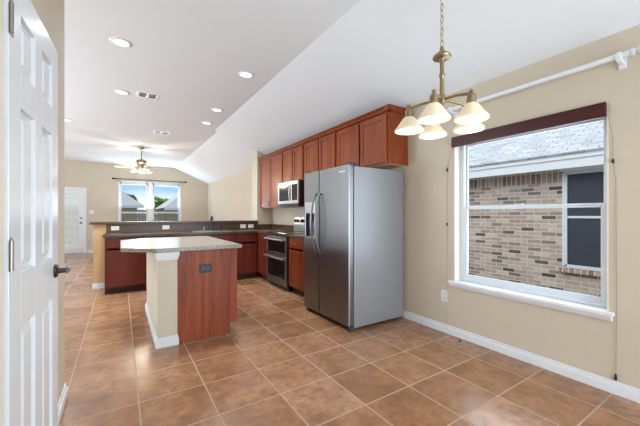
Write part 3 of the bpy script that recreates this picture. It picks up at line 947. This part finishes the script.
# ------------------------------------------------------------------ double oven range (faces left)
ry0, ry1 = 4.392, 5.172
t = thing('double_oven_range', 'stainless double oven range with black glass between cherry base cabinets', 'range', (2.5, 4.78, 0))
ox, oy = 2.5, 4.782
hw = (ry1 - ry0) / 2
fx = 2.235
MB().box(fx - ox, 2.82 - ox, -hw, hw, 0.05, 0.908).build('body', M['black'], t)
MB().box(fx - 0.02 - ox, 2.76 - ox, -hw, hw, 0.909, 0.924).build('cooktop', M['black_glass'], t, bevel=0.004)
b = MB()
MB().box(fx - 0.035 - ox, fx - ox, -hw, hw, 0.862, 0.907).build('vent_strip', M['black'], t, bevel=0.004)
def oven(z0, z1, hz):
    x0, x1 = fx - 0.045 - ox, fx - 0.001 - ox
    b = MB()
    e = 0.045
    b.box(x0, x1, -hw + 0.004, -hw + e, z0, z1); b.box(x0, x1, hw - e, hw - 0.004, z0, z1)
    b.box(x0, x1, -hw + e, hw - e, z0, z0 + 0.04); b.box(x0, x1, -hw + e, hw - e, z1 - 0.075, z1)
    d = b.build('oven_door', M['steel'], t, bevel=0.003)
    MB().box(x0 + 0.004, x1, -hw + e - 0.001, hw - e + 0.001, z0 + 0.039, z1 - 0.074).build('oven_window', M['black_glass'], d)
    h_ = MB()
    h_.tube([(x0 - 0.045, -hw + 0.02, hz), (x0 - 0.05, 0, hz), (x0 - 0.045, hw - 0.02, hz)], 0.0145, 12)
    for s_ in (-1, 1):
        h_.tube([(x0 + 0.002, s_ * (hw - 0.06), hz), (x0 - 0.046, s_ * (hw - 0.06), hz)], 0.011, 10)
    h_.build('handle', M['steel_bright'], d, smooth=True)
oven(0.562, 0.858, 0.815)
oven(0.15, 0.556, 0.515)
MB().box(fx - 0.04 - ox, fx - 0.001 - ox, -hw + 0.004, hw - 0.004, 0.075, 0.145).build('lower_panel', M['steel'], t, bevel=0.003)
MB().box(fx + 0.01 - ox, fx + 0.03 - ox, -hw + 0.02, hw - 0.02, 0.0, 0.05).build('plinth', M['black'], t)
MB().box(2.75 - ox, 2.78 - ox, -hw + 0.02, hw - 0.02, 0.0, 0.05).build('plinth', M['black'], t)
g = MB().prism([(2.735 - ox, 0.925), (2.815 - ox, 0.925), (2.815 - ox, 1.185), (2.765 - ox, 1.185), (2.74 - ox, 1.05)], 'y', -hw, hw).build('control_panel', M['steel_bright'], t, bevel=0.004)
for yy in (0.32, 0.23, -0.23, -0.32):
    MB().lathe([(0.024, 0.0), (0.024, -0.01), (0.019, -0.03), (0.012, -0.032)], (2.752 - ox, yy, 1.115), 16, 'x').build('knob', M['black'], g, smooth=True)
MB().box(2.742 - ox, 2.752 - ox, -0.12, 0.12, 1.085, 1.145).build('display', M['black_glass'], g)
for (xx, yy, rr) in ((2.38, 0.19, 0.10), (2.38, -0.19, 0.085), (2.63, 0.19, 0.075), (2.63, -0.19, 0.1)):
    MB().lathe([(rr, 0.9245), (rr, 0.9252), (rr - 0.006, 0.9252), (rr - 0.006, 0.9245)], (xx - ox, yy, 0), 32, cap=False).build('burner_ring', M['dark_grey'], t)

# ------------------------------------------------------------------ microwave
t = thing('microwave', 'stainless over the range microwave with black door window', 'microwave', (2.6, 4.782, 1.385))
ox, oz = 2.6, 1.385
hw = 0.377
fx = 2.44
MB().box(fx - ox, XW - 0.004 - ox, -hw, hw, 0.0, 0.41).build('body', M['black'], t, bevel=0.003)
x0, x1 = fx - 0.03 - ox, fx - 0.001 - ox
d = MB()
dy = -0.16   # door from far end (left in view) to here
d.box(x0, x1, dy, dy + 0.035, 0.03, 0.405); d.box(x0, x1, hw - 0.045, hw, 0.03, 0.405)
d.box(x0, x1, dy + 0.035, hw - 0.045, 0.03, 0.08); d.box(x0, x1, dy + 0.035, hw - 0.045, 0.345, 0.405)
d = d.build('door', M['steel_bright'], t, bevel=0.003)
MB().box(x0 + 0.003, x1, dy + 0.034, hw - 0.044, 0.079, 0.346).build('door_window', M['black_glass'], d)
MB().tube([(x0 + 0.002, dy + 0.02, 0.075), (x0 - 0.03, dy + 0.02, 0.09), (x0 - 0.04, dy + 0.02, 0.21), (x0 - 0.03, dy + 0.02, 0.335), (x0 + 0.002, dy + 0.02, 0.35)], 0.01, 10).build('handle', M['steel_bright'], d, smooth=True)
c = MB().box(x0, x1, -hw, dy - 0.003, 0.03, 0.08).box(x0, x1, -hw, dy - 0.003, 0.345, 0.405).box(x0, x1, -hw, -hw + 0.02, 0.08, 0.345).build('control_panel', M['steel_bright'], t, bevel=0.002)
MB().box(x0 + 0.002, x1, -hw + 0.02, dy - 0.003, 0.08, 0.345).build('keypad', M['black_glass'], c)
MB().box(x0 + 0.006, x1, -hw, hw, 0.004, 0.028).build('vent_grille', M['black'], t)
MB().box(x0 + 0.03, x0 + 0.32, -hw + 0.03, hw - 0.05, -0.02, -0.001).build('underside_filter', M['black'], t)

# ------------------------------------------------------------------ ceiling fixtures
def can_light(loc, label):
    t = thing('recessed_light', label, 'ceiling light', loc, 0, 'recessed ceiling lights')
    MB().lathe([(0.066, -0.002), (0.070, -0.010), (0.092, -0.006), (0.098, 0.0), (0.098, 0.0005), (0.066, 0.0005)], seg=32, cap=False).build('trim_ring', M['white'], t, smooth=True)
    MB().lathe([(0.001, -0.004), (0.066, -0.004), (0.066, -0.001), (0.001, -0.001)], seg=32).build('lens', M['led'], t)
    l = bpy.data.lights.new('can_lamp', 'SPOT')
    l.energy = 80
    l.spot_size = R(150)
    l.spot_blend = 1.0
    l.shadow_soft_size = 0.06
    l.color = (0.92, 0.97, 1.0)
    o = bpy.data.objects.new('lamp', l)
    COL.objects.link(o)
    o.location = (loc[0], loc[1], loc[2] - 0.025)
    return t
for (x, y, lab) in ((0.005, 3.69, 'recessed ceiling light nearest the camera in the left row, biggest one'),
                    (0.015, 5.18, 'recessed ceiling light just left of the nearer air vent'),
                    (1.30, 3.70, 'recessed ceiling light nearest the camera in the right row by the crease'),
                    (1.335, 5.20, 'middle recessed ceiling light of the right row by the crease'),
                    (1.365, 6.05, 'farthest recessed ceiling light of the right row by the crease'),
                    (-0.83, 7.25, 'recessed ceiling light partly hidden by the wall corner at left')):
    can_light((x, y, HC - 0.0006), lab)

def vent(loc, w, dp, label):
    t = thing('ceiling_vent', label, 'air vent', loc, 0, 'ceiling air vents')
    b = MB()
    b.box(-w / 2, w / 2, -dp / 2, -dp / 2 + 0.03, -0.008, 0); b.box(-w / 2, w / 2, dp / 2 - 0.03, dp / 2, -0.008, 0)
    b.box(-w / 2, -w / 2 + 0.03, -dp / 2 + 0.03, dp / 2 - 0.03, -0.008, 0); b.box(w / 2 - 0.03, w / 2, -dp / 2 + 0.03, dp / 2 - 0.03, -0.008, 0)
    b.box(-0.014, 0.014, -dp / 2 + 0.03, dp / 2 - 0.03, -0.008, 0)
    b.build('frame', M['white'], t, bevel=0.002)
    MB().box(-w / 2 + 0.03, w / 2 - 0.03, -dp / 2 + 0.03, dp / 2 - 0.03, -0.0015, 0).build('duct_opening', M['black'], t)
    s = MB()
    for side in (-1, 1):
        n_ = 2
        for i in range(n_):
            x = side * (0.03 + (i + 0.5) * (w / 2 - 0.065) / n_)
            s.hexa([(x - 0.007, -dp / 2 + 0.03, -0.003), (x - 0.005, -dp / 2 + 0.03, -0.003), (x - 0.005, dp / 2 - 0.03, -0.003), (x - 0.007, dp / 2 - 0.03, -0.003),
                    (x + 0.001, -dp / 2 + 0.03, -0.008), (x + 0.003, -dp / 2 + 0.03, -0.008), (x + 0.003, dp / 2 - 0.03, -0.008), (x + 0.001, dp / 2 - 0.03, -0.008)])
    s.build('louvers', M['dark_grey'], t)
vent((0.33, 5.11, HC - 0.0006), 0.27, 0.24, 'white ceiling air vent with dark louvers nearer the kitchen')
vent((0.724, 7.265, HC - 0.0006), 0.30, 0.24, 'white ceiling air vent farther away toward the fan')

# ceiling fan
t = thing('ceiling_fan', 'brass ceiling fan with pale blades and lit glass shades over the living room', 'ceiling fan', (0.451, 9.09, HC - 0.001))
MB().lathe([(0.068, 0), (0.07, -0.01), (0.06, -0.045), (0.03, -0.06), (0.014, -0.062)], seg=24).build('canopy', M['brass'], t, smooth=True)
MB().cyl((0, 0, -0.06), (0, 0, -0.33), 0.0125).build('downrod', M['brass'], t, smooth=True)
MB().lathe([(0.02, -0.31), (0.05, -0.32), (0.10, -0.335), (0.118, -0.36), (0.118, -0.405), (0.095, -0.43), (0.05, -0.44), (0.048, -0.52), (0.06, -0.53), (0.055, -0.55), (0.02, -0.56)], seg=28).build('motor', M['brass'], t, smooth=True)
for k in range(5):
    a = -YAW + R(72 * k - 32)
    ca, sa = math.cos(a), math.sin(a)
    def P(r_, s_, z): return (r_ * ca - s_ * sa, r_ * sa + s_ * ca, z)
    b = MB()
    out = [(0.19, -0.05), (0.25, -0.062), (0.60, -0.075), (0.65, -0.05), (0.66, 0.0), (0.65, 0.05), (0.60, 0.075), (0.25, 0.062), (0.19, 0.05)]
    va = [b.bm.verts.new(P(r_, s_, -0.512 + s_ * 0.22)) for r_, s_ in out]
    vb = [b.bm.verts.new(P(r_, s_, -0.505 + s_ * 0.22)) for r_, s_ in out]
    b.bm.faces.new(va[::-1]); b.bm.faces.new(vb)
    for i in range(len(out)):
        j = (i + 1) % len(out)
        b.bm.faces.new((va[i], va[j], vb[j], vb[i]))
    bl = b.build('blade', M['fan_blade'], t)
    MB().tube([P(0.07, 0, -0.43), P(0.13, 0, -0.49), P(0.22, 0, -0.51)], [0.012, 0.011, 0.012], 8).build('bracket', M['brass'], bl, smooth=True)
for k in range(4):
    a = -YAW + R(90 * k + 25)
    ca, sa = math.cos(a), math.sin(a)
    c_ = (0.165 * ca, 0.165 * sa, -0.55)
    arm = MB().tube([(0.03 * ca, 0.03 * sa, -0.54), (0.10 * ca, 0.10 * sa, -0.52), (c_[0], c_[1], -0.54)], 0.008, 8).build('light_arm', M['brass'], t, smooth=True)
    MB().lathe([(0.024, 0.004), (0.034, -0.02), (0.05, -0.055), (0.072, -0.09), (0.068, -0.091), (0.045, -0.055), (0.02, -0.004)], c_, 20, cap=False).build('lamp_shade', M['shade_glass'], arm, smooth=True)
    MB().ball((c_[0], c_[1], c_[2] - 0.055), 0.028).build('bulb', M['bulb'], arm)
MB().tube([(0.03, 0.02, -0.55), (0.03, 0.02, -0.68)], 0.002, 6).build('pull_chain', M['brass'], t)
l = bpy.data.lights.new('fan_lamp', 'POINT'); l.energy = 34; l.color = (1, 0.88, 0.7); l.shadow_soft_size = 0.1
o = bpy.data.objects.new('lamp', l); COL.objects.link(o); o.location = (0.451, 9.09, HC - 0.74)

# chandelier
CHX, CHY = 1.482, 1.067
t = thing('chandelier', 'antique brass five light chandelier with cream bell glass shades', 'chandelier', (CHX, CHY, HC - 0.001))
zo = HC - 0.001
MB().lathe([(0.065, 0), (0.066, -0.008), (0.05, -0.025), (0.02, -0.034), (0.006, -0.04)], seg=24).build('canopy', M['brass'], t, smooth=True)
b = MB()
z = -0.035
k = 0
while zo + z > 2.145:
    pts = []
    for j in range(12):
        a = 2 * PI * j / 12
        u, v = 0.0085 * math.cos(a), 0.021 * math.sin(a)
        pts.append((u, 0, z - 0.019 + v) if k % 2 else (0, u, z - 0.019 + v))
    b.tube(pts, 0.0021, 6, closed=True)
    z -= 0.0335
    k += 1
b.build('chain', M['brass'], t, smooth=True)
b = MB(); b.tube([(0.004, 0.003, -0.03), (-0.004, 0.002, -0.3), (0.004, -0.003, -0.55), (0, 0, 2.13 - zo)], 0.002, 6); b.build('wire', M['cream'], t)
MB().lathe([(0.004, 2.145), (0.010, 2.14), (0.012, 2.125), (0.022, 2.112), (0.046, 2.092), (0.050, 2.084), (0.047, 2.078), (0.02, 2.074), (0.0115, 2.06)], (0, 0, -zo), 24).build('dome_cap', M['brass'], t, smooth=True)
MB().lathe([(0.0115, 2.065), (0.0115, 2.0), (0.014, 1.995), (0.016, 1.985), (0.014, 1.975), (0.0115, 1.97), (0.0125, 1.885), (0.02, 1.872), (0.024, 1.850), (0.02, 1.832), (0.012, 1.822), (0.008, 1.81)], (0, 0, -zo), 20).build('stem', M['brass'], t, smooth=True)
for k in range(5):
    a = R((15, 86, 156, 236, 300)[k])
    dv = LAT * math.cos(a) + DEP * math.sin(a)
    p = dv * 0.175
    arm = MB().tube([tuple(dv * 0.015 + Vector((0, 0, 1.850 - zo))), tuple(dv * 0.09 + Vector((0, 0, 1.846 - zo))), tuple(p + Vector((0, 0, 1.828 - zo)))], 0.0075, 10).build('arm', M['brass'], t, smooth=True)
    MB().lathe([(0.004, 1.850), (0.009, 1.846), (0.011, 1.838), (0.007, 1.832), (0.009, 1.828), (0.017, 1.822), (0.021, 1.810), (0.021, 1.785), (0.026, 1.782), (0.026, 1.772)], (p.x, p.y, -zo), 20).build('socket_cup', M['brass'], arm, smooth=True)
    outr = [(0.027, 1.776), (0.036, 1.767), (0.046, 1.753), (0.056, 1.737), (0.067, 1.722), (0.076, 1.712), (0.081, 1.706), (0.080, 1.699), (0.076, 1.697)]
    inn = [(0.075, 1.702), (0.063, 1.719), (0.052, 1.736), (0.042, 1.752), (0.026, 1.770)]
    MB().lathe(outr + inn, (p.x, p.y, -zo), 28, cap=False).build('lamp_shade', M['shade_glass'], arm, smooth=True)
    MB().ball((p.x, p.y, 1.735 - zo), 0.022, sc=(1, 1, 1.2)).build('bulb', M['bulb'], arm)
    l = bpy.data.lights.new('chandelier_lamp', 'POINT'); l.energy = 1.0; l.color = (1, 0.88, 0.7); l.shadow_soft_size = 0.03
    o = bpy.data.objects.new('lamp', l); COL.objects.link(o); o.location = (CHX + p.x, CHY + p.y, 1.70)

# ------------------------------------------------------------------ rods, blind, cords
t = thing('curtain_rod', 'long white curtain rod above the breakfast window', 'curtain rod', (XW - 0.09, 1.28, 2.262))
MB().cyl((0, -0.69, 0), (0, 0.68, 0), 0.0175).build('rod', M['white'], t, smooth=True)
fp = [(0.0175, 0), (0.024, 0.004), (0.024, 0.016), (0.016, 0.022), (0.019, 0.03), (0.036, 0.05), (0.042, 0.075), (0.036, 0.1), (0.016, 0.118)]
MB().lathe([(r_, -0.69 - h) for r_, h in fp], (0, 0, 0), 20, 'y').build('finial', M['white'], t, smooth=True)
MB().lathe([(r_, 0.68 + h) for r_, h in fp], (0, 0, 0), 20, 'y').build('finial', M['white'], t, smooth=True)
for yy in (-0.63, 0.60):
    MB().box(0.078, 0.0895, yy - 0.02, yy + 0.02, -0.06, 0.035).box(0.0, 0.08, yy - 0.011, yy + 0.011, -0.035, -0.016).cyl((0, yy - 0.014, 0), (0, yy + 0.014, 0), 0.026).build('bracket', M['white'], t, bevel=0.002)
t = thing('curtain_rod', 'thin black curtain rod above the far twin windows', 'curtain rod', (0.92, YF - 0.08, 2.44))
MB().cyl((-1.09, 0, 0), (1.09, 0, 0), 0.012).build('rod', M['black'], t, smooth=True)
for s_ in (-1, 1):
    MB().lathe([(0.012, s_ * 1.09), (0.03, s_ * 1.105), (0.034, s_ * 1.13), (0.02, s_ * 1.155), (0.004, s_ * 1.165)], (0, 0, 0), 14, 'x').build('finial', M['black'], t, smooth=True)
for xx in (-1.0, 0.0, 1.0):
    MB().box(xx - 0.01, xx + 0.01, 0.0, 0.079, -0.012, 0.012).build('bracket', M['black'], t)
t = thing('window_blind', 'maroon wood valance of the raised blind with cords at both ends', 'blind', (XW, 1.325, 1.95))
MB().box(-0.03, -0.012, WY0 - 1.325 + 0.01, WY1 - 1.325 + 0.01, -0.05, 0.052).box(-0.012, 0.055, WY0 - 1.325 + 0.013, WY1 - 1.325 - 0.013, 0.0, 0.03).build('valance', M['maroon'], t, bevel=0.003)
yl = 1.978 - 1.325
MB().tube([(-0.012, WY1 - 1.325 + 0.006, -0.045), (-0.006, yl - 0.02, -0.16), (-0.005, yl, -0.26), (-0.005, yl, -0.9), (-0.005, yl, -1.46), (-0.022, yl, -1.47), (-0.022, yl, -1.90)], 0.0013, 6).build('left_cord', M['cord'], t)
MB().lathe([(0.003, -0.245), (0.007, -0.25), (0.008, -0.28), (0.003, -0.285)], (-0.009, yl, 0), 10).build('cord_cleat', M['black'], t)
MB().lathe([(0.004, -0.81), (0.008, -0.815), (0.008, -0.835), (0.004, -0.84)], (-0.009, yl, 0), 10).build('cord_cleat', M['black'], t)
yr_ = 0.684 - 1.325
MB().tube([(-0.012, WY0 - 1.325 + 0.002, -0.05), (-0.008, WY0 - 1.325 - 0.02, -0.2), (-0.006, yr_ + 0.015, -0.34), (-0.005, yr_, -0.5), (-0.006, yr_ - 0.004, -1.40), (-0.006, yr_, -1.82)], 0.0013, 6).build('right_cord', M['cord'], t)
MB().lathe([(0.002, -1.81), (0.006, -1.82), (0.008, -1.85), (0.003, -1.856)], (-0.009, yr_, 0), 10).build('cord_tassel', M['black'], t)
MB().lathe([(0.003, -0.345), (0.007, -0.35), (0.007, -0.37), (0.003, -0.375)], (-0.009, yr_ + 0.014, 0), 10).build('cord_cleat', M['black'], t)
b = MB()
b.ball((2.743, 1.776, 0.009), 0.011, 2, (1.2, 0.8, 0.8)); b.tube([(2.743, 1.776, 0.01), (2.75, 1.781, 0.028)], [0.006, 0.004], 8)
tag(b.build('door_stop', M['black'], origin=(2.743, 1.776, 0)), 'tiny black stub on the floor tile below the left blind cord', 'floor stub')  # black cable stub standing up from the floor

# ------------------------------------------------------------------ outside: neighbour's brick house
struct(MB().box(-40, 40, YB - 30, 60, -0.4, -0.25).build('ground', M['grass']))
struct(MB().box(3.25, 5.75, -8, 11, -0.26, -0.23).build('path', M['concrete']))  # unseen pale strip added to bounce light up under the neighbour's eave
HX = 5.8
t = thing('brick_house', 'brick house next door with grey shingle roof and white eave, behind the window', 'house', (HX, 2.0, -0.25))
oz = -0.25
def hb(): return MB()
hb().box(0, 0.25, -8, 8, 0, 1.735 - oz).build('brick_wall', M['brick'], t)
hb().box(-0.004, 0.25, -8, 8, 1.735 - oz, 1.93 - oz).build('soldier_course', M['soldier'], t)
ws = hb().box(-0.03, 0.0, -0.75, 0.0, 0.36 - oz, 0.42 - oz)
wy1, wy0 = 1.985 - 2.0, 1.10 - 2.0
wf = MB()
z0, z1 = 0.43 - oz, 1.87 - oz
wf.box(-0.03, 0.02, wy1 - 0.035, wy1 + 0.03, z0, z1); wf.box(-0.03, 0.02, wy0 - 0.03, wy0 + 0.035, z0, z1)
wf.box(-0.03, 0.02, wy0, wy1, z0 - 0.02, z0 + 0.03); wf.box(-0.03, 0.02, wy0, wy1, z1 - 0.03, z1 + 0.03)
wf.box(-0.02, 0.02, wy0, wy1, 1.17 - oz, 1.205 - oz)
wfo = wf.build('window', M['vinyl'], t, bevel=0.003)
MB().box(-0.008, 0.004, wy0 + 0.03, wy1 - 0.03, z0 + 0.02, z1 - 0.02).build('window_screen', M['screen'], wfo)
ws.bm.free()
MB().box(-0.06, 0.02, wy0 - 0.05, wy1 + 0.06, 0.34 - oz, 0.405 - oz).build('window_sill', M['soldier'], t, bevel=0.004)
MB().box(-0.03, 0.0, wy0 - 0.2, 0.05, 1.90 - oz, 1.96 - oz).box(-0.05, 0.0, -8, 8, 1.93 - oz, 1.975 - oz).build('frieze_board', M['white'], t, bevel=0.003)
MB().box(-0.20, 0.02, -8.2, 8.2, 1.975 - oz, 1.99 - oz).build('soffit', M['white'], t)
MB().box(-0.225, -0.20, -8.2, 8.2, 1.915 - oz, 2.12 - oz).box(-0.24, -0.225, -8.2, 8.2, 2.05 - oz, 2.125 - oz).build('fascia', M['white'], t, bevel=0.003)
rf = MB().box(-0.02, 5.2, -8.3, 8.3, -0.03, 0.0).build('roof', M['shingle'], t)
rf.location = (-0.25, 0, 2.15 - oz)
rf.rotation_euler = (0, -R(30), 0)

# backyard seen through the far windows
t = thing('wooden_fence', 'weathered wooden privacy fence behind the far windows', 'fence', (1.0, 20.0, -0.25))
b = MB()
for i in range(90):
    x = -7.0 + i * 0.155
    b.box(x, x + 0.142, -0.01, 0.01, 0.03, 1.76 + 0.012 * math.sin(i * 2.3))
b.build('pickets', M['fence'], t)
MB().box(-7, 6.9, 0.012, 0.05, 0.35, 0.44).box(-7, 6.9, 0.012, 0.05, 1.35, 1.44).build('rails', M['fence'], t)
for i in range(6):
    MB().box(-6.9 + i * 2.7, -6.8 + i * 2.7, 0.05, 0.14, 0, 1.7).build('post', M['fence'], t)
def far_house(label, x0, x1, y0, y1, ze, zr, hip):
    t = thing('neighbor_house', label, 'house', ((x0 + x1) / 2, (y0 + y1) / 2, -0.25), 0, 'houses behind the back fence')
    cx_, cy_ = (x0 + x1) / 2, (y0 + y1) / 2
    MB().box(x0 + 0.35 - cx_, x1 - 0.35 - cx_, y0 + 0.35 - cy_, y1 - 0.35 - cy_, 0, ze + 0.25).build('walls', M['stucco'], t)
    b = MB()
    ym = (y0 + y1) / 2
    z0, z1 = ze + 0.25, zr + 0.25
    v = [b.bm.verts.new(p) for p in ((x0 - cx_, y0 - cy_, z0), (x1 - cx_, y0 - cy_, z0), (x1 - cx_, y1 - cy_, z0), (x0 - cx_, y1 - cy_, z0), (x0 + hip - cx_, 0, z1), (x1 - hip - cx_, 0, z1))]
    for f in ((0, 1, 5, 4), (1, 2, 5), (2, 3, 4, 5), (3, 0, 4), (0, 3, 2, 1)):
        b.bm.faces.new([v[i] for i in f])
    b.build('roof', M['shingle_far'], t)
    MB().box(x0 - cx_, x1 - cx_, y0 - cy_ - 0.02, y0 - cy_, z0 - 0.16, z0 + 0.02).build('fascia', M['white'], t)
far_house('grey roofed house beyond the fence, seen in the left far window', -9.0, 1.3, 23.5, 31.0, 1.85, 5.2, 4.2)
far_house('grey roofed house beyond the fence, seen in the right far window', 2.5, 13.0, 23.5, 31.0, 1.72, 5.2, 4.4)
def tree(label, loc, h, cr, mat, seed):
    rnd = random.Random(seed)
    t = thing('leafy_tree', label, 'tree', loc)
    MB().tube([(0, 0, 0), (0.05, 0, h * 0.4), (0, 0.05, h * 0.75)], [0.16, 0.12, 0.05], 8).build('trunk', M['bark'], t, smooth=True)
    b = MB()
    lobes = [(Vector((rnd.uniform(-1, 1) * cr * 0.7, rnd.uniform(-1, 1) * cr * 0.7, h - cr * 0.6 + rnd.uniform(-0.5, 0.45) * cr)), cr * rnd.uniform(0.35, 0.55)) for _ in range(9)]
    for c_, rr in lobes:
        for _ in range(220):
            v = Vector((rnd.gauss(0, 1), rnd.gauss(0, 1), rnd.gauss(0, 1))).normalized() * rr * rnd.uniform(0.6, 1.05)
            p = c_ + v
            a = Vector((rnd.gauss(0, 1), rnd.gauss(0, 1), rnd.gauss(0, 1))).normalized()
            bb = a.orthogonal().normalized()
            s_ = 0.11
            vs = [b.bm.verts.new(p + a * s_), b.bm.verts.new(p + bb * s_ * 0.6), b.bm.verts.new(p - a * s_), b.bm.verts.new(p - bb * s_ * 0.6)]
            b.bm.faces.new(vs)
    b.build('foliage', mat, t)
tree('dark green tree rising behind the roof in the left far window', (0.62, 34.0, -0.25), 3.25, 0.85, M['leaf'], 3)
tree('small green tree above the fence in the right far window', (3.3, 34.0, -0.25), 2.95, 0.9, M['leaf_light'], 5)
